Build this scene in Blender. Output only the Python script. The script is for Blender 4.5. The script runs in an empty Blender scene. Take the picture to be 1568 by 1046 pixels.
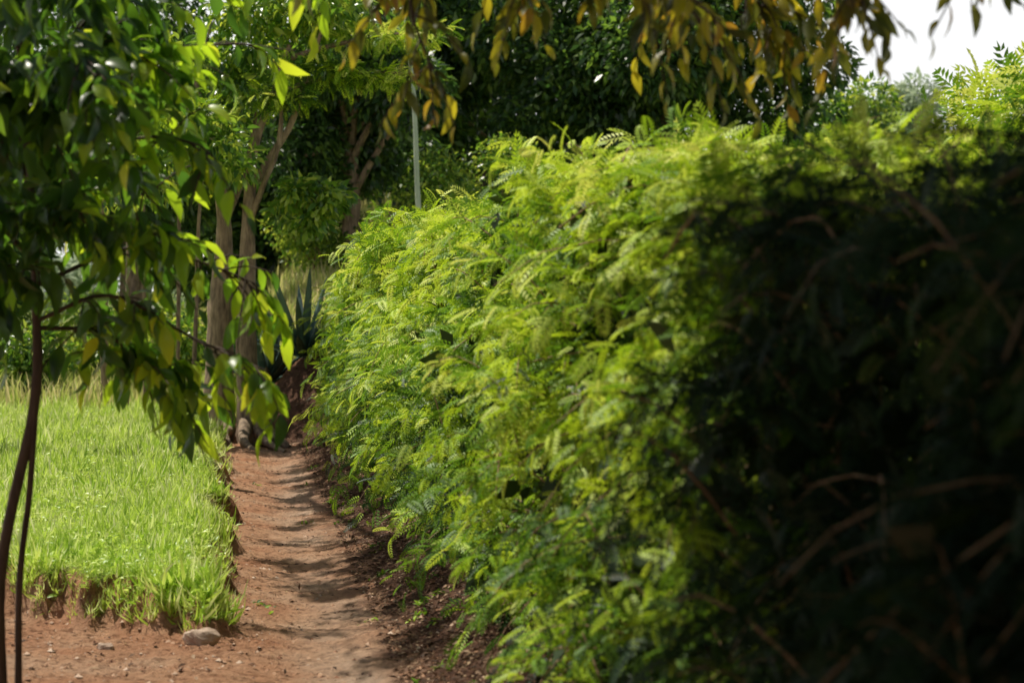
import bpy, math, numpy as np
from mathutils import Vector
R0=np.random.default_rng(7)
sc=bpy.context.scene
sc.view_settings.view_transform='Standard'
sc.view_settings.look='None'
sc.view_settings.exposure=0

# ------------------------------------------------------------- helpers
def norm(a):
    return a/np.maximum(np.linalg.norm(a,axis=-1,keepdims=True),1e-9)
def sm(a,b,x):
    t=np.clip((x-a)/(b-a),0,1); return t*t*(3-2*t)
def wob(x,y,s,seed,octs=3):
    r=np.random.default_rng(seed); out=0; amp=1; f=2*math.pi/s
    for o in range(octs):
        for k in range(3):
            a=r.uniform(0,6.28); ph=r.uniform(0,6.28)
            out=out+amp*np.sin(f*r.uniform(.7,1.3)*(x*math.cos(a)+y*math.sin(a))+ph)/3
        amp*=.5; f*=2.1
    return out
def make_mesh(name,co,quads,mat,rnd=None,smooth=False,parent=None):
    me=bpy.data.meshes.new(name)
    co=np.ascontiguousarray(co,dtype=np.float32); q=np.ascontiguousarray(quads,dtype=np.int32)
    me.vertices.add(len(co)); me.vertices.foreach_set('co',co.ravel())
    me.loops.add(q.size); me.loops.foreach_set('vertex_index',q.ravel())
    me.polygons.add(len(q)); me.polygons.foreach_set('loop_start',np.arange(0,q.size,4,dtype=np.int32))
    me.update(calc_edges=True)
    if rnd is not None:
        at=me.attributes.new('rnd','FLOAT','FACE'); at.data.foreach_set('value',np.ascontiguousarray(rnd,dtype=np.float32))
    if smooth: me.polygons.foreach_set('use_smooth',np.ones(len(q),dtype=bool))
    me.materials.append(mat)
    ob=bpy.data.objects.new(name,me); sc.collection.objects.link(ob)
    if parent: ob.parent=parent
    return ob
def empty(name):
    e=bpy.data.objects.new(name,None); sc.collection.objects.link(e); return e
def frame(d,n):
    d=norm(d); x=norm(np.cross(d,n)); z=np.cross(x,d)
    return np.stack([x,d,z],axis=-1)
def bake(name,T,pos,R,scale,rnd,mat,parent=None,smooth=False):
    tv,tf=T; N=len(pos)
    sc_=np.asarray(scale)
    if sc_.ndim==1: tvs=tv[None]*sc_[:,None,None]
    else: tvs=tv[None]*sc_[:,None,:]
    co=np.einsum('nij,nvj->nvi',R,tvs)+pos[:,None]
    q=tf[None]+(np.arange(N)*len(tv))[:,None,None]
    return make_mesh(name,co.reshape(-1,3),q.reshape(-1,4),mat,np.repeat(rnd,len(tf)),smooth,parent)
# leaf templates (local +Y is the leaf axis, +Z the upper side)
def leafA():
    ys=[0,.2,.45,.75,1]; w=[.015,.14,.20,.13,.008]; v=[];f=[]
    for y,a in zip(ys,w):
        zc=.05*math.sin(y*3)-.28*y*y
        v+=[(-a,y,zc+a*.35),(0,y,zc),(a,y,zc+a*.35)]
    for i in range(4):
        b=i*3; f+=[(b,b+1,b+4,b+3),(b+1,b+2,b+5,b+4)]
    return np.array(v,float),np.array(f)
def leafB(w=.2):
    return np.array([(0,0,0),(w,.45,.05),(0,1,-.12),(-w,.45,.05)],float),np.array([(0,1,2,3)])
def frond(n=7,pw=.045,pl=.34):
    v=[];f=[]
    for i in range(n):
        t=.08+.84*i/(n-1); L=pl*(.45+.55*math.sin(math.pi*min(1,.15+t*.85)))
        zc=-.22*t*t
        for s in (-1,1):
            ang=math.radians(58-18*t); dx=s*math.sin(ang); dy=math.cos(ang)
            px,py=-dy*s,dx*s
            b=len(v); z1=zc+.02; z2=zc-.05
            v+=[(0,t,zc),(dx*L*.5+px*pw,t+dy*L*.5+py*pw,z1),(dx*L,t+dy*L,z2),(dx*L*.5-px*pw,t+dy*L*.5-py*pw,z1)]
            f.append((b,b+1,b+2,b+3))
    b=len(v); v+=[(0,.9,-.2),(.03,1,-.22),(0,1.15,-.28),(-.03,1,-.22)]; f.append((b,b+1,b+2,b+3))
    return np.array(v,float),np.array(f)
def blade():
    v=[];f=[]
    for y,a,z in [(0,.045,0),(.4,.045,.02),(.75,.03,.14),(1,.003,.34)]:
        v+=[(-a,y,z),(a,y,z)]
    for i in range(3):
        b=i*2; f.append((b,b+1,b+3,b+2))
    return np.array(v,float),np.array(f)
LA,LB,FR,BL=leafA(),leafB(),frond(),blade()
def interp(P,n):
    P=np.array(P,float); m=len(P); out=[]
    Q=np.vstack([2*P[0]-P[1],P,2*P[-1]-P[-2]])
    for t in np.linspace(0,m-1-1e-6,n):
        i=int(t); u=t-i; a,b,c,d=Q[i],Q[i+1],Q[i+2],Q[i+3]
        out.append(.5*((2*b)+(-a+c)*u+(2*a-5*b+4*c-d)*u*u+(-a+3*b-3*c+d)*u**3))
    return np.array(out)
def tubes(name,lst,mat,parent=None,seg=10,rough=.06,seed=0):
    """lst: (pts,radii[,n])"""
    r=np.random.default_rng(seed); V=[];F=[];off=0
    for it in lst:
        P=np.array(it[0],float); rad=np.array(it[1],float); n=it[2] if len(it)>2 else max(6,len(P)*5)
        pts=interp(P,n); rr=np.interp(np.linspace(0,1,n),np.linspace(0,1,len(rad)),rad)
        tan=norm(np.gradient(pts,axis=0)); ref=np.tile(np.array([[.13,1,.05]]),(n,1))
        x=norm(np.cross(tan,ref)); y=np.cross(tan,x)
        a=np.linspace(0,2*math.pi,seg,endpoint=False)
        lump=1+rough*(np.sin(a[None]*3+np.linspace(0,4,n)[:,None]+r.uniform(0,6))+.6*r.normal(size=(n,seg)))
        c=pts[:,None]+(x[:,None]*np.cos(a)[None,:,None]+y[:,None]*np.sin(a)[None,:,None])*(rr[:,None]*lump)[...,None]
        V.append(c.reshape(-1,3))
        i=np.arange(n-1)[:,None]*seg; j=np.arange(seg)[None]; j2=(j+1)%seg
        F.append(np.stack([i+j,i+j2,i+seg+j2,i+seg+j],-1).reshape(-1,4)+off); off+=n*seg
    return make_mesh(name,np.vstack(V),np.vstack(F),mat,None,True,parent)

# ------------------------------------------------------------- materials
def newmat(name):
    m=bpy.data.materials.new(name); m.use_nodes=True; nt=m.node_tree; nt.nodes.clear()
    return m,nt,nt.nodes,nt.links
def ramp(nodes,stops):
    n=nodes.new('ShaderNodeValToRGB'); e=n.color_ramp.elements
    while len(e)<len(stops): e.new(.5)
    for k,(p,c) in enumerate(stops): e[k].position=p; e[k].color=(*c,1)
    return n
def leafmat(name,stops,tcol,tfac=.45,rough=.45,spec=.4,clump=1.2,namp=.9):
    m,nt,N,L=newmat(name)
    a=N.new('ShaderNodeAttribute'); a.attribute_name='rnd'
    tc=N.new('ShaderNodeNewGeometry')
    no=N.new('ShaderNodeTexNoise'); no.inputs['Scale'].default_value=clump; no.inputs['Detail'].default_value=2
    L.new(tc.outputs['Position'],no.inputs['Vector'])
    mx=N.new('ShaderNodeMath'); mx.operation='MULTIPLY_ADD'; mx.inputs[1].default_value=namp; mx.inputs[2].default_value=-.5*namp
    L.new(no.outputs['Fac'],mx.inputs[0])
    ad=N.new('ShaderNodeMath'); ad.operation='ADD'; L.new(a.outputs['Fac'],ad.inputs[0]); L.new(mx.outputs[0],ad.inputs[1])
    r=ramp(N,stops); L.new(ad.outputs[0],r.inputs['Fac'])
    p=N.new('ShaderNodeBsdfPrincipled'); p.inputs['Roughness'].default_value=rough; p.inputs['Specular IOR Level'].default_value=spec
    L.new(r.outputs['Color'],p.inputs['Base Color'])
    t=N.new('ShaderNodeBsdfTranslucent')
    r2=ramp(N,[(s[0],tuple(min(.9,c*k) for c,k in zip(s[1],tcol))) for s in stops]); L.new(ad.outputs[0],r2.inputs['Fac'])
    L.new(r2.outputs['Color'],t.inputs['Color'])
    mi=N.new('ShaderNodeMixShader'); mi.inputs[0].default_value=tfac
    L.new(p.outputs[0],mi.inputs[1]); L.new(t.outputs[0],mi.inputs[2])
    o=N.new('ShaderNodeOutputMaterial'); L.new(mi.outputs[0],o.inputs[0]); return m
def barkmat(name,c1,c2,scale=9,bump=.5):
    m,nt,N,L=newmat(name)
    g=N.new('ShaderNodeNewGeometry'); mp=N.new('ShaderNodeMapping'); mp.inputs['Scale'].default_value=(1,1,.25)
    L.new(g.outputs['Position'],mp.inputs[0])
    no=N.new('ShaderNodeTexNoise'); no.inputs['Scale'].default_value=scale; no.inputs['Detail'].default_value=7; no.inputs['Roughness'].default_value=.65
    L.new(mp.outputs[0],no.inputs['Vector'])
    r=ramp(N,[(.32,c1),(.68,c2)]); L.new(no.outputs['Fac'],r.inputs['Fac'])
    p=N.new('ShaderNodeBsdfPrincipled'); p.inputs['Roughness'].default_value=.85; L.new(r.outputs['Color'],p.inputs['Base Color'])
    b=N.new('ShaderNodeBump'); b.inputs['Strength'].default_value=bump; b.inputs['Distance'].default_value=.03
    L.new(no.outputs['Fac'],b.inputs['Height']); L.new(b.outputs[0],p.inputs['Normal'])
    o=N.new('ShaderNodeOutputMaterial'); L.new(p.outputs[0],o.inputs[0]); return m
M_hedge=leafmat('hedge_leaf',[(0,(.035,.10,.014)),(.33,(.15,.31,.02)),(.60,(.48,.66,.035)),(1,(.80,.85,.20))],(1.35,1.25,.9),.36,.5,.3,1.0,1.6)
M_hshadow=leafmat('shade_toned_hedge_leaf',[(0,(.010,.030,.016)),(.6,(.028,.065,.024)),(1,(.08,.15,.03))],(1.6,1.6,.9),.22,.5,.3,1.2,1.0)  # dark copy of the hedge leaf, shade painted into its colour
M_hshade=leafmat('shade_toned_inner_leaf',[(0,(.012,.028,.010)),(1,(.035,.06,.016))],(1.9,1.7,1.0),.2,.5,.3,1.5)  # inner leaves coloured darker to paint the shade inside the hedge
M_grass=leafmat('grass_blade',[(0,(.28,.46,.04)),(.5,(.64,.80,.13)),(1,(.86,.88,.48))],(1.1,1.1,1.0),.4,.4,.5,1.3)
M_dry=leafmat('dry_grass',[(0,(.30,.42,.07)),(.5,(.6,.58,.22)),(1,(.72,.6,.36))],(1.2,1.2,1),.4,.6,.2,.5)
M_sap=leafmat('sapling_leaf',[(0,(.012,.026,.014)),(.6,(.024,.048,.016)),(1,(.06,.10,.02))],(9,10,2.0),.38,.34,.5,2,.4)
M_sapglow=leafmat('sunlit_sapling_leaf',[(0,(.12,.24,.02)),(.6,(.26,.44,.03)),(1,(.42,.56,.05))],(2.4,2.0,1.0),.55,.36,.5,2,.4)  # lighter copy of the sapling leaf, sun glow painted into its colour
M_over=leafmat('overhang_leaf',[(0,(.03,.04,.012)),(.4,(.09,.10,.018)),(.8,(.28,.25,.03)),(1,(.22,.12,.03))],(2.8,2.6,1.0),.42,.4,.5,3)
M_dark=leafmat('mango_leaf',[(0,(.025,.05,.022)),(.6,(.055,.12,.03)),(1,(.18,.27,.05))],(2,2.2,1.2),.33,.35,.55,.35,1.1)
M_mid=leafmat('broad_leaf',[(0,(.04,.10,.02)),(.5,(.13,.26,.03)),(1,(.42,.52,.08))],(2.0,1.9,1.2),.40,.3,.55,.5,1.1)
M_haze=leafmat('hazed_distant_leaf',[(0,(.34,.44,.30)),(1,(.54,.60,.42))],(1.2,1.2,1.2),.4,.7,.1,.1)  # distance haze painted into the leaf colour
M_litter=leafmat('litter_leaf',[(0,(.06,.035,.022)),(.6,(.16,.09,.055)),(1,(.40,.28,.17))],(1,1,1),.1,.8,.2,3)
M_agave=leafmat('agave_leaf',[(0,(.05,.11,.09)),(1,(.14,.22,.16))],(1,1,1),.05,.4,.5,1)
M_bark=barkmat('bark',(.10,.065,.04),(.42,.30,.19),14)
M_barkd=barkmat('bark_dark',(.03,.018,.012),(.11,.07,.045),14)
M_barkp=barkmat('bark_pale',(.35,.42,.32),(.55,.62,.48),4,.2)
M_twig=barkmat('twig',(.16,.09,.045),(.45,.30,.17),20,.2)
M_rock=barkmat('rock',(.30,.19,.13),(.55,.42,.31),12,.6)

# ------------------------------------------------------------- ground
def edgeL(y): return -.07-.014*(y-11)+.11*wob(y,0*y,2.3,3)+.05*wob(y,0*y,.5,4)
def frontY(x): return 10.9-.75*np.clip(x+.1,-2,.4)+.24*wob(x,0*x,.8,5)+.09*wob(x,0*x,.2,6)
def lawnmask(x,y):
    dj=.05*wob(x,y,.4,8)
    return sm(0,.30,edgeL(y)-x+dj)*sm(0,.42,y-frontY(x)+dj*1.5)
def gz(x,y):
    m=lawnmask(x,y)
    z=.27*m+.015*wob(x,y,2.2,11)+.010*wob(x,y,.45,12)+.05*sm(0,1.5,edgeL(y)-x)*sm(0,1,y-frontY(x))
    z=z+m*(1-m)*4*.05*wob(x,y,.15,17,2)
    z=z+sm(.7,1.45,x)*.24-.07*np.exp(-((x-.35)/.35)**2)
    z=z+sm(31.6,34.8,y)*sm(-.5,.9,x+.15*wob(x,y,2,15))*1.2
    z=z+sm(36,80,y)*(1.0+4.5*sm(-5,4,x))+sm(80,400,y)*8
    z=z+sm(12,60,np.abs(x))*.8*wob(x,y,50,9,2)
    return z
xs=np.concatenate([np.linspace(-450,-14,24),np.arange(-13,-2,.25),np.arange(-2,2.2,.03),np.arange(2.2,13,.3),np.linspace(14,450,24)])
ys=np.concatenate([np.linspace(-80,7,20),np.arange(8,16,.025),np.arange(16,35.5,.05),np.arange(35.6,90,.7),np.linspace(92,700,30)])
def sheet(name,xs,ys,mat):
    X,Y=np.meshgrid(xs,ys); Z=gz(X,Y)
    near=((Y>7)&(Y<36)); Z=Z+near*(.005*R0.normal(size=X.shape))*(np.abs(X)<3)
    nx=len(xs); ny=len(ys)
    i=np.arange(ny-1)[:,None]*nx; j=np.arange(nx-1)[None]
    Q=np.stack([i+j,i+j+1,i+nx+j+1,i+nx+j],-1).reshape(-1,4)
    o=make_mesh(name,np.stack([X,Y,Z],-1).reshape(-1,3),Q,mat,None,True)
    lm=np.maximum(sm(.7,1,lawnmask(X-.03,Y-.03)),sm(2.2,3.5,X)); lm=np.maximum(lm,sm(35.5,37,Y))
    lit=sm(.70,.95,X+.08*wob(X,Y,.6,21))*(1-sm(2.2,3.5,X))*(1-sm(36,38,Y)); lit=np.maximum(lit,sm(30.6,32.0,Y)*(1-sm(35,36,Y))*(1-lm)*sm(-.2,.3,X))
    pc=.5*np.exp(-((X-.55)/.25)**2)*(Y<32)*(.6+.4*wob(X,Y,1.5,31))
    col=np.stack([lm,lit,np.clip(pc,0,1),np.ones_like(lm)],-1).reshape(-1,4).astype(np.float32)
    ca=o.data.color_attributes.new('zone','FLOAT_COLOR','POINT'); ca.data.foreach_set('color',col.ravel())
    return o
m,nt,N,L=newmat('soil')
g=N.new('ShaderNodeNewGeometry')
def noise(scale,det=6,rg=.6):
    n=N.new('ShaderNodeTexNoise'); n.inputs['Scale'].default_value=scale; n.inputs['Detail'].default_value=det; n.inputs['Roughness'].default_value=rg
    L.new(g.outputs['Position'],n.inputs['Vector']); return n
n1=noise(1.3); n2=noise(14,8,.7); n3=noise(90,4,.7)
r1=ramp(N,[(.3,(.50,.225,.115)),(.55,(.61,.35,.205)),(.75,(.68,.46,.31))]); L.new(n1.outputs['Fac'],r1.inputs['Fac'])
r2=ramp(N,[(.36,(.34,.29,.26)),(.50,(.9,.88,.87)),(.7,(1.0,1.0,1.0))]); L.new(n2.outputs['Fac'],r2.inputs['Fac'])
mu=N.new('ShaderNodeMixRGB'); mu.blend_type='MULTIPLY'; mu.inputs[0].default_value=.95; L.new(r1.outputs[0],mu.inputs[1]); L.new(r2.outputs[0],mu.inputs[2])
at=N.new('ShaderNodeAttribute'); at.attribute_name='zone'
sep=N.new('ShaderNodeSeparateColor'); L.new(at.outputs['Color'],sep.inputs[0])
def mixto(prev,fac,col):
    x=N.new('ShaderNodeMixRGB'); L.new(fac,x.inputs[0]); L.new(prev,x.inputs[1])
    if isinstance(col,tuple): x.inputs[2].default_value=(*col,1)
    else: L.new(col,x.inputs[2])
    return x.outputs[0]
c=mu.outputs[0]
rg_=ramp(N,[(.35,(.14,.18,.04)),(.7,(.34,.38,.12))]); L.new(n2.outputs['Fac'],rg_.inputs['Fac'])
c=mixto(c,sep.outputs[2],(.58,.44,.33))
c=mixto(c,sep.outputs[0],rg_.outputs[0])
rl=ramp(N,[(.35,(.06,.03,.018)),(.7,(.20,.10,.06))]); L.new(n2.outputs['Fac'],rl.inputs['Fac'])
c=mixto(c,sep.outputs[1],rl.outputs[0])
p=N.new('ShaderNodeBsdfPrincipled'); p.inputs['Roughness'].default_value=.95; p.inputs['Specular IOR Level'].default_value=.15; L.new(c,p.inputs['Base Color'])
ma=N.new('ShaderNodeMath'); ma.operation='MULTIPLY_ADD'; ma.inputs[1].default_value=.35; L.new(n3.outputs['Fac'],ma.inputs[0]); L.new(n2.outputs['Fac'],ma.inputs[2])
b=N.new('ShaderNodeBump'); b.inputs['Strength'].default_value=1; b.inputs['Distance'].default_value=.07; L.new(ma.outputs[0],b.inputs['Height']); L.new(b.outputs[0],p.inputs['Normal'])
o=N.new('ShaderNodeOutputMaterial'); L.new(p.outputs[0],o.inputs[0])
sheet('ground',xs,ys,m)
yp=np.arange(6,31.6,.03); xp=np.linspace(0,1,34)
L0=edgeL(np.maximum(yp,10.8))+.12; L0=np.where(yp<10.6,L0-.5*sm(10.9,9.5,yp),L0); Rr=.80+.05*wob(yp,0*yp,1.3,33)
XX=L0[:,None]+(Rr-L0)[:,None]*xp[None]; YY=np.repeat(yp[:,None],34,1)
ZZ=gz(XX,YY)+.007+.004*R0.normal(size=XX.shape); ZZ[:,0]-=.03; ZZ[:,-1]-=.03
i=np.arange(len(yp)-1)[:,None]*34; j=np.arange(33)[None]
pth=make_mesh('dirt_path',np.stack([XX,YY,ZZ],-1).reshape(-1,3),np.stack([i+j,i+j+1,i+35+j,i+34+j],-1).reshape(-1,4),m,None,True)
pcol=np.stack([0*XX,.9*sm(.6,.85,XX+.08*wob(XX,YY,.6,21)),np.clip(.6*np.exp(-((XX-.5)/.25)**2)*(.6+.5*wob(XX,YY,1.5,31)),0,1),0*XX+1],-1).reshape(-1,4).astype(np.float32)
ca=pth.data.color_attributes.new('zone','FLOAT_COLOR','POINT'); ca.data.foreach_set('color',pcol.ravel())

# ------------------------------------------------------------- grass
def scatter_blades(name,x,y,h,mat,seed,lean=.6,wide=1.0,az=None):
    r=np.random.default_rng(seed); n=len(x)
    pos=np.stack([x,y,gz(x,y)-.01],-1); a=r.uniform(0,2*math.pi,n) if az is None else az
    ln=r.uniform(.05,1,n)**.8*lean
    d=np.stack([np.cos(a)*ln,np.sin(a)*ln,np.ones(n)],-1); nn=np.stack([-np.cos(a),-np.sin(a),.2*np.ones(n)],-1)+r.normal(size=(n,3))*.35
    s=np.stack([h*wide*r.uniform(.5,1.5,n),h,-h*r.uniform(.5,2.4,n)],-1)
    return bake(name,BL,pos,frame(d,-nn),s,r.uniform(0,1,n),mat)
r=np.random.default_rng(21)
nt_=17000
ty=10.8+30*r.uniform(size=nt_)**1.5; tx=edgeL(ty)+.06-r.uniform(0,1,nt_)**1.15*(.6+.17*(ty-8))
lmk=lawnmask(tx,ty)
k=(lmk>.15+.5*r.uniform(size=nt_))&(r.uniform(-1.3,.4,nt_)<wob(tx,ty,.7,40)+.15); tx,ty=tx[k],ty[k]
th=(.045+.10*r.uniform(size=len(tx))**2.2)*(1+.02*(ty-11))*(1+.5*wob(tx,ty,1.1,41))
M_=11; ii=np.repeat(np.arange(len(tx)),M_); a=r.uniform(0,6.283,len(ii)); rr_=r.uniform(.0,.04,len(ii))
scatter_blades('grass',tx[ii]+np.cos(a)*rr_,ty[ii]+np.sin(a)*rr_,np.maximum(.04,th[ii]*r.uniform(.5,1.15,len(ii))),M_grass,22,2.5,1.15,a+r.normal(size=len(ii))*.7)
n=9000; gy=10.9+24*r.uniform(size=n)**1.6; gx=edgeL(gy)+.05-r.uniform(0,1,n)*(.6+.17*(gy-8)); k=lawnmask(gx,gy)>.4; gx,gy=gx[k],gy[k]; n=len(gx)
d=r.normal(size=(n,3)); d[:,2]=np.abs(d[:,2])*.5+.15
bake('lawn_weeds',LA,np.stack([gx,gy,gz(gx,gy)+r.uniform(.01,.08,n)],-1),frame(d,np.array([0,0,1.])+r.normal(size=(n,3))*.4),r.uniform(.03,.07,n),r.uniform(.0,.7,n),M_grass)
xx=np.concatenate([r.uniform(-14,16,42000),r.uniform(-1,6,16000)]); yy=np.concatenate([r.uniform(36,75,42000),r.uniform(37,52,16000)])
scatter_blades('dry_grass_field',xx,yy,r.uniform(.2,.6,58000),M_dry,23,.6,.7)

# ------------------------------------------------------------- hedge
hedge=empty('hedge')
def Hh(y): return np.interp(y,[1,3.5,5.5,7.7,9,12,15.5,22,31,40],[1.95,2.02,2.12,2.38,2.52,2.46,2.60,2.70,2.74,2.8])+.17*wob(y,0*y,2.1,51)
def Xf(y,z):
    h=Hh(y); t=np.clip(z/h,0,1.1)
    pr=np.interp(t,[0,.12,.35,.6,.85,1.0,1.1],[1.40,1.25,1.14,1.18,1.34,1.6,1.8])
    return pr+.32*wob(y,z*1.3,2.1,52)+.20*wob(y,z*1.2,.8,53)+.12*sm(20,28,y)
def sprays(n,seed):
    r=np.random.default_rng(seed)
    y=1.8+30.4*r.uniform(size=n)**1.35; kind=r.uniform(size=n)
    h=Hh(y); z=np.where(kind<.66,.20+(h-.3)*r.uniform(size=n)**.85,h-.12)
    xf=Xf(y,z); topx=xf+r.uniform(0,1,n)**1.2*1.9
    x=np.where(kind<.66,xf+.2,topx); back=kind>.95
    zb=r.uniform(.3,2.4,n); x=np.where(back,3.35,x); z=np.where(back,np.minimum(zb,h-.2),z)
    inset=r.uniform(0,.4,n)**1.2
    side=(kind<.66)
    x=x+np.where(side,inset,0)-np.where(back,inset,0); z=z-np.where(~side&~back,inset*.6,0)
    dx=np.where(side,-r.uniform(.1,1.0,n),np.where(back,.7,r.normal(size=n)*.45))
    dz=np.where(side,r.uniform(-.5,1.0,n),r.uniform(.3,1.0,n)); dy=r.normal(size=n)*.75
    upper=side&(z>h*.8); dz=np.where(upper,dz+.5,dz)
    tall=~side&(r.uniform(size=n)<.17); dz=np.where(tall,1.6,dz)
    d=norm(np.stack([dx,dy,dz],-1)); L_=r.uniform(.2,.46,n)*np.interp(y,[3,12,30],[.85,.95,1.1])
    L_=np.where(tall,L_*1.9,L_)
    L_=np.where(side&(r.uniform(size=n)<.14),L_*1.7,L_)
    gap=wob(y,z*1.2,.6,54)+wob(y,z,.25,55)*.5
    keep=~side|(gap>-.30+r.uniform(-.3,.2,n))
    return np.stack([x,y,z],-1)[keep],d[keep],L_[keep],np.random.default_rng(seed+1)
B,D,Ln,r=sprays(10800,61)
tilt=r.uniform(0,1,len(B))
toplit=.22*sm(.62,.95,B[:,2]/Hh(B[:,1]))   # lighter colour paints sunlight onto the hedge top
shade_toned=(B[:,1]+.5*r.normal(size=len(B))+.9*wob(B[:,1],B[:,2],1.5,57))<5.7            # near sprays get the dark leaf, painting the shade there
shade_toned|=r.uniform(size=len(B))<.10*(1-sm(.4,.9,B[:,2]/Hh(B[:,1])))
K=8; P=[];Dd=[];Nn=[];S=[];Rn=[];Shd=[]
fs=np.interp(B[:,1],[3,10,16,30],[.72,.8,.95,1.2])
for q in range(K):
    t=.12+.88*q/(K-1)
    dr=np.where(shade_toned,1.0,.6)
    p=B+D*(Ln*t)[:,None]; p[:,2]-=dr*Ln*t*t
    tg=D.copy(); tg[:,2]-=2*dr*t; tg=norm(tg)
    sd=norm(np.cross(tg,np.array([0,0,1.])+r.normal(size=tg.shape)*.4))*(1 if q%2 else -1)
    if q==K-1: sd=sd*.1
    d=tg*.6+sd*r.uniform(.5,1.1,len(B))[:,None]+r.normal(size=tg.shape)*.25
    P.append(p);Dd.append(d);Nn.append(np.array([-.35,-.1,1.])+r.normal(size=tg.shape)*.5)
    S.append((.12+.09*r.uniform(size=len(B)))*(1-.3*t)*(.9+.5*Ln)*fs); Rn.append(np.clip(.05+toplit+.55*tilt*t+.3*r.uniform(size=len(B)),0,1)); Shd.append(shade_toned)
P=np.vstack(P);Dd=np.vstack(Dd);Nn=np.vstack(Nn);S=np.concatenate(S);Rn=np.concatenate(Rn);Shd=np.concatenate(Shd)
RR=frame(Dd,Nn)
bake('foliage',FR,P[~Shd],RR[~Shd],S[~Shd],Rn[~Shd],M_hedge,hedge)
bake('shade_toned_foliage',FR,P[Shd],RR[Shd],S[Shd],Rn[Shd],M_hshadow,hedge)
n=32000; y=r.uniform(1.8,32,n); z=.3+r.uniform(size=n)*(Hh(y)-.5); x=Xf(y,z)+.3+r.uniform(size=n)*1.5
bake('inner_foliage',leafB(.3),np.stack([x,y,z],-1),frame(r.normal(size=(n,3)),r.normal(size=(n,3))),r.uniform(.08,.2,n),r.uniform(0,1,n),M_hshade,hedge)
st=[]
for q in range(330):
    y0=r.uniform(2,32); x0=r.uniform(1.8,2.9); h0=float(Hh(np.array([y0]))[0])*r.uniform(.75,.95)
    a=r.normal(size=3)*.08
    st.append(([(x0,y0,float(gz(np.array(x0),np.array(y0)))-.05),(x0+a[0],y0+a[1],h0*.35),(x0+a[1],y0+a[2],h0*.7),(x0+a[0]*2,y0+a[2]*2.5,h0)],[.012,.009,.006,.003],9))
for q in range(0,len(B),3):
    b_=B[q];e_=b_+D[q]*Ln[q]*.9; e_=e_-np.array([0,0,.45*Ln[q]]); md=b_+D[q]*Ln[q]*.5-np.array([0,0,.12*Ln[q]])
    st.append(([b_-D[q]*.2,b_,md,e_],[.004,.004,.003,.0015],5))
tubes('stems',st,M_twig,hedge,4,.05)

# ------------------------------------------------------------- branching leaf helpers
def twigs(branches,ntw,tl,nl,ls,seed,droop=.6,yspread=.5):
    r=np.random.default_rng(seed); pos=[];dirs=[];sz=[];tw=[]
    for bp in branches:
        pts=interp(bp,40)
        for q in range(ntw):
            i=int(r.uniform(.18,1)*39); p0=pts[i]; tg=pts[min(i+1,39)]-pts[max(i-1,0)]; tg/=np.linalg.norm(tg)+1e-9
            d=tg*.7+r.normal(size=3)*np.array([.55,.6,.45]); d/=np.linalg.norm(d); l=tl*r.uniform(.5,1.2)
            p1=p0+d*l*.5+np.array([0,0,-.05*l]); p2=p0+d*l+np.array([0,0,-.35*l*droop])
            tw.append(([p0,p1,p2],[.005,.004,.002],5)); T=interp([p0,p1,p2],nl+1)
            for k in range(1,nl+1):
                t2=norm(T[k]-T[k-1]); s=r.normal(size=3); s-=t2*np.dot(s,t2); s/=np.linalg.norm(s)
                dd=t2*.55+s*.75+np.array([0,0,-droop*r.uniform(.4,1.3)])
                pos.append(T[k]);dirs.append(dd);sz.append(ls*r.uniform(.6,1.15))
    return np.array(pos),np.array(dirs),np.array(sz),tw,r

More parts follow.
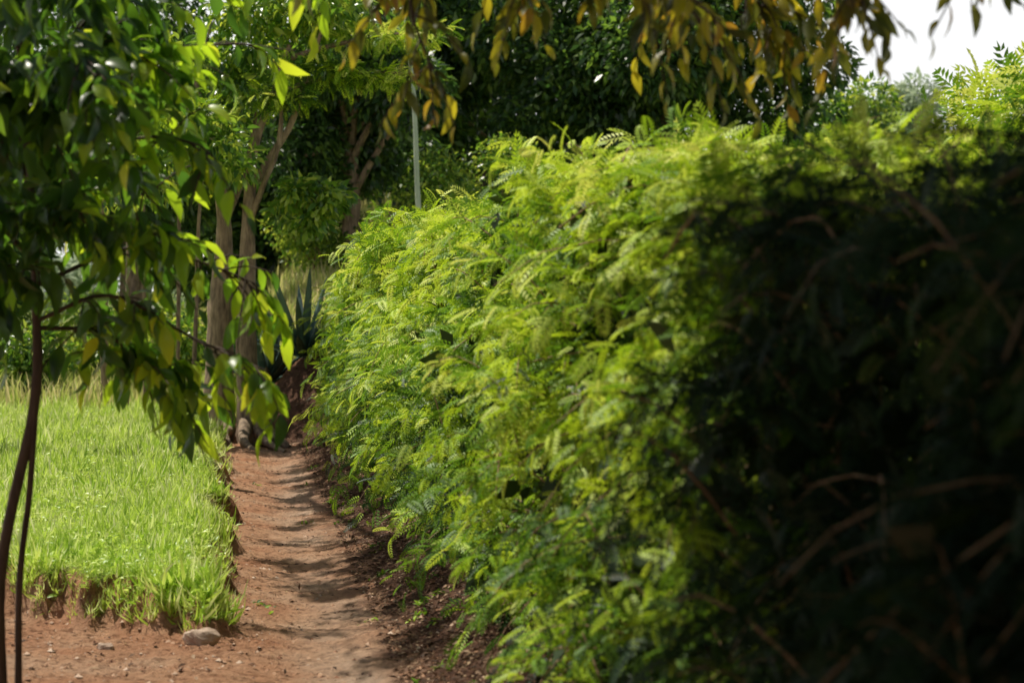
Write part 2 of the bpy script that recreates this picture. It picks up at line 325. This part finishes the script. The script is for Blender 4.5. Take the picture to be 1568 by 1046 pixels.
# sapling in left foreground
sap=empty('sapling')
Y0=8.8
stems=[([(-1.075,Y0,-.05),(-1.07,Y0,.15),(-1.078,Y0,.575),(-1.03,Y0,.92),(-.945,Y0+.02,1.30),(-.915,Y0,1.556),(-.92,Y0,1.787),(-.93,Y0,2.2),(-.98,Y0,2.8),(-1.0,Y0,3.9)],[.030,.027,.025,.024,.024,.022,.020,.017,.013,.006],60),
 ([(-1.0,Y0+.03,-.05),(-1.0,Y0+.03,.2),(-.995,Y0+.03,.63),(-.955,Y0+.02,.98),(-.93,Y0+.01,1.3),(-.915,Y0,1.55)],[.018,.016,.015,.014,.014,.013],40)]
br=[[(-.92,Y0,1.75),(-.6,Y0-.1,1.86),(-.25,Y0-.2,1.68),(.06,Y0-.25,1.54)],
 [(-.93,Y0,1.9),(-.5,Y0+.1,2.08),(-.18,Y0+.2,2.0),(.02,Y0+.2,1.92)],
 [(-.93,Y0,2.2),(-.55,Y0-.2,2.5),(-.25,Y0-.3,2.5),(-.12,Y0-.3,2.4)],
 [(-.95,Y0,2.5),(-.5,Y0+.2,2.85),(-.15,Y0+.3,3.0),(.2,Y0+.3,2.98)],
 [(-.92,Y0,1.72),(-.65,Y0+.1,1.70),(-.45,Y0+.2,1.54),(-.33,Y0+.2,1.42)],
 [(-.95,Y0,2.7),(-.6,Y0-.2,3.1),(0,Y0-.3,3.3),(.5,Y0-.3,3.25)],
 [(-.92,Y0,2.0),(-1.1,Y0-.3,2.2),(-1.3,Y0-.6,2.3),(-1.5,Y0-.8,2.2)],
 [(-.95,Y0,2.4),(-.8,Y0-.4,2.7),(-.7,Y0-.7,2.8),(-.6,Y0-.9,2.7)],
 [(-.93,Y0,1.8),(-1.0,Y0-.2,1.95),(-1.1,Y0-.4,1.95),(-1.2,Y0-.5,1.85)],
 [(-.95,Y0,2.6),(-.9,Y0+.4,2.9),(-.75,Y0+.7,3.0),(-.5,Y0+.9,2.9)],
 [(-.93,Y0,2.1),(-.8,Y0+.2,2.4),(-.6,Y0+.4,2.45),(-.4,Y0+.5,2.35)],
 [(-.93,Y0,1.95),(-.85,Y0-.2,2.15),(-.65,Y0-.3,2.2),(-.45,Y0-.4,2.1)],
 [(-.95,Y0,2.3),(-1.0,Y0+.1,2.5),(-1.1,Y0+.2,2.65),(-1.25,Y0+.3,2.6)],
 [(-.95,Y0,2.6),(-.85,Y0-.2,2.8),(-.65,Y0-.2,2.9),(-.4,Y0-.1,2.85)],
 [(-.95,Y0,2.5),(-.9,Y0-.3,2.65),(-1.0,Y0-.5,2.7),(-1.1,Y0-.7,2.6)],
 [(-.93,Y0,2.15),(-.98,Y0+.3,2.3),(-.9,Y0+.5,2.35),(-.8,Y0+.7,2.25)],
 [(-.97,Y0,2.8),(-1.0,Y0-.2,3.1),(-.9,Y0-.4,3.2),(-.7,Y0-.6,3.15)],
 [(-.98,Y0,3.2),(-1.2,Y0+.3,3.5),(-1.5,Y0+.6,3.6),(-1.8,Y0+.9,3.5)],  # unseen top branches, added to shade the leaves below
 [(-.99,Y0,3.5),(-1.3,Y0,3.8),(-1.6,Y0+.1,3.9),(-1.9,Y0+.1,3.8)],
 [(-.98,Y0,3.0),(-1.3,Y0+.2,3.3),(-1.6,Y0+.3,3.3),(-1.8,Y0+.3,3.2)]]
p1_,d1_,s1_,tw1,r=twigs(br,15,.30,7,.155,71,.8)
p2_,d2_,s2_,tw2,r=twigs([b_ for b_ in br if b_[-1][0]<-.3],15,.30,7,.155,72,.8)
pos=np.vstack([p1_,p2_]);dd=np.vstack([d1_,d2_]);sz=np.concatenate([s1_,s2_])
k=pos[:,2]>1.25+.35*np.abs(pos[:,0]+.35)*(pos[:,0]<-.35); k&=~((pos[:,0]>-.36)&(pos[:,0]<.0)&(pos[:,2]>1.62)&(pos[:,2]<2.3)&(r.uniform(size=len(pos))<.6))
k&=~((pos[:,0]>-.85)&(pos[:,1]>Y0+.1)&(pos[:,2]>2.1)&(r.uniform(size=len(pos))<.7))
pos,dd,sz=pos[k],dd[k],sz[k]
RR=frame(dd,np.array([0,0,1.])+r.normal(size=pos.shape)*.55); rn=r.uniform(0,1,len(pos))
glow=(pos[:,0]>-.42+.25*r.normal(size=len(pos)))&(r.uniform(size=len(pos))<.8)  # most right-hand leaves take the painted sun-glow colour
bake('leaves',LA,pos[~glow],RR[~glow],sz[~glow],rn[~glow],M_sap,sap,True)
bake('sunlit_leaves',LA,pos[glow],RR[glow],sz[glow],rn[glow],M_sapglow,sap,True)
tubes('stem',stems,M_barkd,sap,10,.06)
tubes('branches',[(b_,[.012,.009,.006,.003],16) for b_ in br]+tw1,M_barkd,sap,5,.05)

# shade tree standing behind the hedge on the right, limbs reach over the path
def blob(c,rad,nl,n,seed,lobe=.42,shell=4.0):
    r=np.random.default_rng(seed); c=np.array(c,float); rad=np.array(rad,float)
    u=norm(r.normal(size=(nl,3)))*r.uniform(size=(nl,1))**.45
    lc=c+u*rad*.75; lr=rad[None]*lobe*r.uniform(.6,1.15,(nl,1))
    w=r.integers(0,nl,n); v=norm(r.normal(size=(n,3))); rr=r.uniform(size=(n,1))**(1/shell)
    return lc[w]+v*lr[w]*rr,v,lc,r
def leafy(name,pts,v,size,mat,parent,r,T=LB,down=.35,flat=.6):
    d=v*.6+r.normal(size=v.shape)*.5; d[:,2]-=down
    nn=np.array([0,0,1.])*1.0+r.normal(size=v.shape)*flat
    return bake(name,T,pts,frame(d,nn),size*r.uniform(.6,1.2,len(pts)),r.uniform(0,1,len(pts)),mat,parent)
st_=empty('shade_tree')
ob=[[(2.6,7.0,3.9),(1.9,7.0,3.5),(1.5,6.9,3.0),(1.62,6.8,2.70)],
 [(1.6,7.2,3.7),(.9,7.4,3.5),(.6,7.4,3.0),(.66,7.3,2.66)],
 [(2.6,7.0,3.9),(2.1,6.7,3.4),(1.95,6.5,3.0),(2.0,6.4,2.82)],
 [(1.6,7.2,3.7),(1.3,6.6,3.3),(1.2,6.5,3.0),(1.32,6.4,2.80)],
 [(1.6,7.2,3.7),(1.3,7.4,3.4),(1.5,7.5,3.1),(1.8,7.5,2.90)],
 [(2.6,7.0,3.9),(2.0,7.4,3.5),(1.9,7.5,3.1),(2.05,7.5,2.80)],
 [(1.6,7.2,3.7),(1.1,7.3,3.5),(.95,7.4,3.2),(1.05,7.4,2.95)],
 [(1.6,7.2,3.7),(.9,7.3,3.6),(.3,7.4,3.4),(.2,7.4,3.1)],
 [(2.6,7.,3.9),(2.5,6.4,3.4),(2.45,6.3,3.1),(2.42,6.2,2.98)]]
pos,dd,sz,tw,r=twigs(ob,18,.27,8,.105,81,1.0)
bake('drooping_leaves',LA,pos,frame(dd,np.array([0,0,1.])+r.normal(size=pos.shape)*.7),sz,r.uniform(.0,1,len(pos)),M_over,st_,True)
tubes('twigs',tw+[(b_,[.02,.014,.009,.004],16) for b_ in ob],M_barkd,st_,5,.05)
a1,v1,l1,r1_=blob((.9,5.0,4.6),(2.3,2.7,.8),24,22000,82,.5,2)
a2,v2,l2,_=blob((.6,1.2,4.6),(3.0,2.6,.9),14,8000,83,.5,2)  # unseen crown extended over the viewpoint to block sky light
leafy('crown',np.vstack([a1,a2]),np.vstack([v1,v2]),.22,M_dark,st_,r1_)
tubes('trunk',[([(5.2,5.2,-.1),(5.1,5.3,1.2),(4.9,5.6,2.6),(4.4,6.0,3.6),(3.6,6.4,4.2),(2.6,7.0,3.9),(1.6,7.2,3.7)],[.26,.2,.18,.14,.1,.06,.03],60),
 ([(4.9,5.6,2.6),(4.6,4.8,3.8),(3.4,3.8,4.4),(1.4,2.4,4.6)],[.15,.11,.08,.04],30),([(3.6,6.4,4.2),(2.4,5.8,4.6),(.6,5.2,4.7)],[.1,.07,.03],20)],M_bark,st_,12)
# unseen bushes added left of the viewpoint to block sky light
bl=empty('sky_block_bush')
A=[];V=[];L2=[]
for q,(c_,rd) in enumerate([((-2.6,4.6,2.2),(1.1,1.6,2.2)),((-2.4,1.4,2.4),(1.1,2.0,2.3)),((-1.6,-1.6,2.4),(1.6,1.2,2.3))]):
    a,v,l,rq=blob(c_,rd,14,3800,870+q,.5,2); a[:,2]=np.maximum(a[:,2],.05); A.append(a);V.append(v); L2+=[([(c_[0],c_[1],-.1),((c_[0]+p_[0])/2,(c_[1]+p_[1])/2,1.2),tuple(p_)],[.05,.03,.01],10) for p_ in l[:5]]
leafy('leaves',np.vstack(A),np.vstack(V),.22,M_dark,bl,rq)
tubes('stems',L2,M_barkd,bl,6)

# tall tree on the left verge whose high limbs dapple the path
ot=empty('overhanging_tree')
A=[];V=[];lim=[]; rq=np.random.default_rng(846)
for q in range(80):
    yc=13.0+18*rq.uniform(); xc=-1.66-.85*rq.uniform()**1.7
    a,v,l,_=blob((xc,yc,7.3+rq.uniform(-.3,.3)+max(0,(yc-22)*.12)),(rq.uniform(.25,.6),rq.uniform(.15,.45),.25),5,int(rq.uniform(50,170)),841+q,.5,1.2); A.append(a);V.append(v)
    if q%9==0: lim.append(([(-2.1,yc+.8,7.05),(-2.2,yc+.5,7.2),(xc+.2,yc,7.3)],[.014,.010,.005],8))
leafy('crown',np.vstack(A),np.vstack(V),.17,M_mid,ot,rq,LB,.35,.9)
tubes('trunk',[([(-6.2,25,-.1),(-6.0,25,3),(-5.0,25,6),(-3.4,25,6.9),(-2.1,24,7)],[.3,.24,.2,.12,.08],40),
 ([(-2.1,24,7),(-1.75,20,7.0),(-1.6,17,7.1),(-1.7,13.5,7.2)],[.05,.04,.03,.015],30),([(-2.1,24,7),(-1.8,27,7.2),(-1.9,31,7.8)],[.05,.035,.02],20)]+lim,M_bark,ot,8)

# ------------------------------------------------------------- the path-side tree (two stems, Y about 31)
pt=empty('pathside_tree')
tk=[([(.02,31,-.1),(.0,31,.25),(-.05,31,.8),(-.08,31,1.7),(-.06,31.1,2.6),(-.02,31.1,3.8),(.06,31.2,4.6),(.3,31.3,5.3),(.6,31.4,6.2)],[.34,.24,.18,.16,.135,.09,.07,.05,.04],60),
 ([(-.50,31.5,-.05),(-.50,31.5,.5),(-.48,31.5,1.2),(-.47,31.5,2.2),(-.42,31.5,3.4),(-.6,31.5,4.6),(-1.0,31.6,6.0)],[.32,.26,.22,.20,.11,.08,.05],50),
 ([(.0,31.1,3.9),(.25,31.1,4.35),(.6,31.1,4.9),(.85,31.1,5.6),(1.1,31,6.4)],[.065,.055,.05,.04,.03],30),
 ([(-.02,31.1,3.4),(.2,31.0,4.0),(.42,30.9,4.6),(.5,30.8,5.6)],[.055,.045,.04,.03],30),
 ([(-.42,31.5,3.4),(-.1,31.6,4.2),(.1,31.8,5.2)],[.06,.04,.03],20),
 ([(-.05,31,.5),(.15,30.85,.26),(.35,30.7,.10),(.58,30.4,-.05)],[.15,.13,.10,.05],20),
 ([(-.05,31,.4),(-.1,30.6,.18),(-.1,30.1,.06),(.05,29.6,-.05)],[.13,.10,.07,.04],20),
 ([(.0,31,.3),(.2,30.5,.08),(.3,30.0,.03),(.5,29.4,-.05)],[.10,.07,.05,.03],20),
 ([(-.4,31.3,.4),(-.35,31,.2),(-.4,30.5,.17),(-.3,30.1,.0)],[.12,.09,.06,.03],20)]
tubes('trunk',tk,M_bark,pt,14,.05)
parts=[((.75,30.6,3.75),(.85,.9,.55),9,1300),((-.6,31.8,5.7),(1.9,1.4,1.0),14,2200),((.9,31.6,6.9),(1.6,1.4,.9),12,1900),((-1.9,31,4.4),(1.2,1.3,.9),9,1200),((-.5,30.4,4.5),(.8,.5,.7),8,420)]
A=[];V=[]
for q,(c_,rd,nl,n_) in enumerate(parts):
    a,v,l,rq=blob(c_,rd,nl,n_,90+q,.42,2.5); A.append(a);V.append(v)
leafy('leaves',np.vstack(A),np.vstack(V),.20,M_mid,pt,rq,LA,.4,.7)
A=[];V=[]
for q,(c_,rd,nl,n_) in enumerate([((1.5,31,5.7),(1.5,.7,.22),12,500),((.3,30.8,5.3),(.9,.7,.25),8,260),((2.3,31,6.3),(1.2,.7,.2),8,300),((-1,30.5,5.0),(.9,.7,.3),8,260)]):
    a,v,l,rq=blob(c_,rd,nl,n_,190+q,.42,2.5); A.append(a);V.append(v)
leafy('feathery_leaves',np.vstack(A),np.vstack(V),.24,M_hedge,pt,rq,FR,.05,.35)
tubes('limbs',[([(.3,31.3,5.3),(.9,31.1,5.6),(1.8,31,5.75),(2.8,31,5.7)],[.06,.04,.025,.01],16),([(.6,31.4,6.0),(1.4,31.1,6.2),(2.3,31,6.35),(3.2,31,6.3)],[.05,.035,.02,.01],16)],M_bark,pt,6)

# ------------------------------------------------------------- slender trees (left and centre)
def slender(name,x,y,h,rad,lean,mat,seed,leafn,crownr,lmat,cz=None):
    e=empty(name); z0=float(gz(np.array(float(x)),np.array(float(y))))
    tubes('trunk',[([(x,y,z0-.1),(x+lean*.3,y,z0+h*.35),(x+lean*.5,y,z0+h*.7),(x+lean,y,z0+h)],[rad,rad*.85,rad*.7,rad*.4],24)],mat,e,8,.05,seed)
    a,v,l,r=blob((x+lean,y,z0+h+(cz or 0)),crownr,9,leafn,seed,.45,2.5)
    leafy('leaves',a,v,.24,lmat,e,r)
slender('slender_tree',-2.15,35,5.2,.055,.15,M_bark,201,900,(1.3,1.2,1.0),M_mid)
slender('slender_tree',-1.85,36,5.0,.05,-.1,M_bark,202,900,(1.2,1.2,1.0),M_mid)
slender('slender_tree',-1.35,37,5.2,.045,.1,M_bark,203,700,(1.1,1.2,.9),M_mid)
slender('slender_tree',-1.05,36,4.8,.045,.25,M_bark,204,700,(1.1,1.2,.9),M_mid)
slender('slender_tree',-2.7,38,5.5,.09,-.1,M_bark,205,900,(1.5,1.2,1.2),M_mid)
slender('pale_stemmed_tree',4.15,48,7.2,.075,-.5,M_barkp,206,700,(1.0,1.0,.8),M_mid,.6)

# ------------------------------------------------------------- background trees and shrubs
def bigtree(name,x,y,cz,rad,nl,n,size,mat,seed,tr=.35,lobe=.36,shell=4):
    e=empty(name); z0=float(gz(np.array(float(x)),np.array(float(y))))
    a,v,l,r=blob((x,y,cz),rad,nl,n,seed,lobe,shell)
    leafy('leaves',a,v,size,mat,e,r)
    lst=[([(x,y,z0-.2),(x+.1,y,z0+(cz-z0)*.4),(x,y,cz)],[tr,tr*.8,tr*.45],20)]
    for q in range(min(nl,9)):
        b0=np.array([x,y,z0+(cz-z0)*r.uniform(.35,.8)]); lst.append(([b0,(b0+l[q])/2+np.array([0,0,.3]),l[q]],[tr*.4,tr*.25,.04],12))
    tubes('trunk',lst,M_bark,e,8)
bigtree('mango_tree',13.0,62,11.0,(8.0,5.5,5.4),40,46000,.36,M_dark,301,.5,.30)
bigtree('mango_tree',5.6,66,12.0,(5.5,5,6.6),32,30000,.38,M_dark,302,.5,.30)
bigtree('broadleaf_tree',2.6,54,8.2,(3.4,3,4.2),26,18000,.3,M_dark,303,.3,.28)
bigtree('broadleaf_tree',-3.2,52,7.2,(4.2,3,5.0),30,22000,.3,M_dark,304,.3,.3)
bigtree('broadleaf_tree',-8.5,50,6.0,(4,3,5.5),26,18000,.3,M_dark,305,.3)
bigtree('broadleaf_tree',-.6,60,5.5,(3.4,2.5,4.2),26,14000,.34,M_dark,307,.3)
bigtree('broadleaf_tree',20,66,7.6,(3.4,4,2.9),14,9000,.34,M_mid,306,.35)
for q,(x,z,rx,rz) in enumerate([(-19,7,6,6),(-11,7,6,6.5),(-4,8,5.5,6.5),(2,8.5,5,5.5),(8.5,10,5,5)]):
    bigtree('broadleaf_tree',x,74,z,(rx,3.5,rz),26,15000,.5,M_dark,320+q,.35)
def shrub(name,x,y,rad,nl,n,size,mat,seed,zc=.8,T=LB):
    e=empty(name); z0=float(gz(np.array(float(x)),np.array(float(y))))
    a,v,l,r=blob((x,y,z0+rad[2]*zc),rad,nl,n,seed,.42,3); a[:,2]=np.maximum(a[:,2],z0+.03)
    leafy('leaves',a,v,size,mat,e,r,T)
    tubes('stems',[([(x+.2*(q%3-1),y,z0-.1),((x+l[q][0])/2,y,z0+.5*rad[2]),l[q]],[.03,.02,.008],8) for q in range(min(nl,8))],M_twig,e,5)
for q,(x,y,rd,mt) in enumerate([(-6,47,(2.5,1.5,1.6),M_mid),(-3.2,45,(1.8,1.3,1.3),M_mid),(-1.6,42,(1.2,1,1.2),M_mid),(1.8,54,(1.6,1.2,1.6),M_mid),(4.2,51,(2.2,1.4,2.4),M_mid),(7.5,54,(2.6,1.5,2.2),M_mid),(11,55,(2.5,1.5,1.8),M_dark),(15,56,(3,1.5,1.8),M_mid),(-4.5,41,(1.2,1,1.0),M_mid),(-.6,45,(1.2,1,1.2),M_mid)]):
    shrub('shrub',x,y,rd,12,int(2200*rd[0]),.18,mt,400+q)
shrub('feathery_shrub',4.35,11.2,(.95,1.5,1.58),16,6500,.24,M_hedge,450,.95,FR)
shrub('feathery_shrub',5.4,14.5,(1.4,2.2,1.6),14,4500,.26,M_hedge,451,.92,FR)
# distant trees
dt=empty('distant_trees'); A=[];V=[]
rr=np.random.default_rng(500)
for q in range(46):
    x=-70+q*4.2+rr.uniform(-2,2); y=rr.uniform(140,190); hgt=rr.uniform(6,9.5)
    z0=float(gz(np.array(x),np.array(y)))
    a,v,l,r=blob((x,y,z0+hgt*.55),(4,3,hgt*.5),8,1000,501+q,.45,3); A.append(a);V.append(v)
a,v,l,r=blob((49,148,18.0),(4.2,3,5.2),14,5000,600,.4,3); A.append(a);V.append(v)
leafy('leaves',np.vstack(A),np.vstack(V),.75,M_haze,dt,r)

# ------------------------------------------------------------- agaves
def agave(x,y,s,seed,n=26):
    r=np.random.default_rng(seed); z0=float(gz(np.array(float(x)),np.array(float(y)))); V=[];F=[];rn=[]
    for q in range(n):
        az=q*2.399+r.uniform(-.2,.2); el=math.radians(14+62*q/n+r.uniform(-6,6)); L_=s*r.uniform(.85,1.1)
        d=np.array([math.cos(az)*math.cos(el),math.sin(az)*math.cos(el),math.sin(el)]); sd=np.array([-math.sin(az),math.cos(az),0]); up=np.cross(d,sd)*-1
        b=len(V)
        for t in np.linspace(0,1,8):
            w=s*.055*(.75+.9*t-1.62*t**2.2) if t<1 else .002; w=max(w,.002)
            c_=np.array([x,y,z0+.08])+d*L_*t+np.array([0,0,-.10*s*t*t*math.cos(el)])
            V+=[c_-sd*w+up*w*.5,c_,c_+sd*w+up*w*.5,c_-up*w*.35]
        for k in range(7):
            o_=b+k*4
            F+=[(o_,o_+1,o_+5,o_+4),(o_+1,o_+2,o_+6,o_+5),(o_+2,o_+3,o_+7,o_+6),(o_+3,o_,o_+4,o_+7)]; rn+=[r.uniform()]*4
    make_mesh('agave_plant',np.array(V),np.array(F),M_agave,np.array(rn),True)
agave(.90,34.6,1.55,701); agave(.30,36.0,1.4,702); agave(1.9,37.5,1.2,703)

# ------------------------------------------------------------- rocks, pebbles, litter, weeds
def rock(name,x,y,s,seed):
    r=np.random.default_rng(seed)
    bpy.ops.mesh.primitive_ico_sphere_add(subdivisions=5,radius=1)
    o=bpy.context.object; o.name=name; me=o.data; co=np.empty(len(me.vertices)*3); me.vertices.foreach_get('co',co); co=co.reshape(-1,3)
    for _ in range(9):
        n_=norm(r.normal(size=3)); dd=r.uniform(.6,.85); t=co@n_-dd; co-=np.maximum(t,0)[:,None]*n_*.75
    co+=(.09*wob(co[:,0]+co[:,2],co[:,1]-co[:,2],1.3,seed)+.02*wob(co[:,0]+co[:,2],co[:,1]-co[:,2]*.7,.2,seed+5))[:,None]*norm(co)
    me.vertices.foreach_set('co',(co*np.array(s)).ravel()); me.polygons.foreach_set('use_smooth',np.ones(len(me.polygons),dtype=bool)); o.location=(x,y,float(gz(np.array(x),np.array(y)))+s[2]*.3); o.rotation_euler=(r.uniform(-.2,.2),r.uniform(-.2,.2),r.uniform(0,3)); me.materials.append(M_rock)
rock('rock',-.27,10.95,(.10,.08,.075),1); rock('rock',-.78,10.9,(.06,.04,.035),2)
rock('rock',1.28,22.0,(.13,.1,.15),3)
def oct_():
    v=np.array([(1,0,0),(.3,.9,.1),(-.8,.5,0),(-.7,-.6,.1),(.4,-.8,0),(0.1,0,.7)],float)
    return v,np.array([(0,1,2,5),(2,3,4,5),(4,0,1,5)])
n=6500; x=r.uniform(-1.5,1.3,n); y=9+23*r.uniform(size=n)**1.6; k=lawnmask(x,y)<.6; x,y=x[k],y[k]
M_peb=leafmat('pebble',[(0,(.2,.1,.06)),(.5,(.4,.24,.15)),(1,(.55,.42,.32))],(1,1,1),0,.9,.1,3)
bake('pebbles',oct_(),np.stack([x,y,gz(x,y)+.003],-1),frame(np.stack([np.cos(x*99),np.sin(x*99),0*x],-1),np.tile([[0,0,1.]],(len(x),1))),.005+.02*r.uniform(size=len(x))**4,r.uniform(0,1,len(x)),M_peb)
n=32000; x=np.concatenate([.72+1.2*r.uniform(size=n-8000)**.9,r.uniform(-1.6,.9,4500),r.uniform(0,1.6,3500)]); y=np.concatenate([8.5+25*r.uniform(size=n-3500)**1.3,r.uniform(30.5,35.5,3500)])
k=(r.uniform(size=n)<sm(.60,.95,x+.06*wob(x,y,.5,77))+.35); k&=lawnmask(x,y)<.3; x,y=x[k],y[k]
d=r.normal(size=(len(x),3)); d[:,2]*=.25
bake('fallen_leaves',LB,np.stack([x,y,gz(x,y)+.014],-1),frame(d,np.array([0,0,1.])+r.normal(size=d.shape)*.35),r.uniform(.015,.06,len(x)),r.uniform(0,1,len(x))**1.5,M_litter)
wx=[];wy=[]
for q in range(34):
    y0=r.uniform(9.5,26); x0=r.uniform(.75,1.25) if q%6 else r.uniform(-.15,.8); m_=r.integers(8,26); wx.append(x0+r.normal(size=m_)*.03); wy.append(y0+r.normal(size=m_)*.03)
wx=np.concatenate(wx);wy=np.concatenate(wy); d=r.normal(size=(len(wx),3)); d[:,2]=abs(d[:,2])*.8+.3
bake('weeds',LA,np.stack([wx,wy,gz(wx,wy)],-1),frame(d,np.array([0,0,1.])+r.normal(size=d.shape)*.3),r.uniform(.025,.055,len(wx)),r.uniform(.0,.5,len(wx)),M_hedge)

# ------------------------------------------------------------- light, sky, camera
S_=Vector((-.33,.36,.87)).normalized()
w=bpy.data.worlds.new('World'); sc.world=w; w.use_nodes=True; nt=w.node_tree; nt.nodes.clear()
sk=nt.nodes.new('ShaderNodeTexSky'); sk.sky_type='NISHITA'; sk.sun_disc=False
sk.sun_elevation=math.asin(S_.z); sk.sun_rotation=math.atan2(S_.x,S_.y); sk.dust_density=3.0
# white haze low on the horizon
tc=nt.nodes.new('ShaderNodeTexCoord'); sp=nt.nodes.new('ShaderNodeSeparateXYZ'); nt.links.new(tc.outputs['Generated'],sp.inputs[0])
mr=nt.nodes.new('ShaderNodeMapRange'); mr.inputs['From Min'].default_value=.18; mr.inputs['From Max'].default_value=.34; mr.inputs['To Min'].default_value=1; mr.inputs['To Max'].default_value=0
nt.links.new(sp.outputs[2],mr.inputs['Value'])
mxn=nt.nodes.new('ShaderNodeMixRGB'); nt.links.new(mr.outputs[0],mxn.inputs[0]); nt.links.new(sk.outputs[0],mxn.inputs[1]); mxn.inputs[2].default_value=(17.2,17.3,17.4,1)
bg=nt.nodes.new('ShaderNodeBackground'); bg.inputs[1].default_value=.06; ow=nt.nodes.new('ShaderNodeOutputWorld')
nt.links.new(mxn.outputs[0],bg.inputs[0]); nt.links.new(bg.outputs[0],ow.inputs[0])
sl=bpy.data.lights.new('sun','SUN'); sl.energy=5; sl.angle=math.radians(.5); sl.color=(1,.94,.82)
so=bpy.data.objects.new('sun',sl); so.rotation_euler=S_.to_track_quat('Z','Y').to_euler(); so.location=(3,10,20); sc.collection.objects.link(so)
cd=bpy.data.cameras.new('camera'); cd.lens=70; cd.sensor_width=36; cd.clip_start=.05; cd.clip_end=3000
cd.dof.use_dof=True; cd.dof.focus_distance=17; cd.dof.aperture_fstop=2.9
co_=bpy.data.objects.new('camera',cd); co_.location=(0,0,1.7); co_.rotation_euler=(math.radians(90-.25),0,math.radians(-7.47)); sc.collection.objects.link(co_); sc.camera=co_
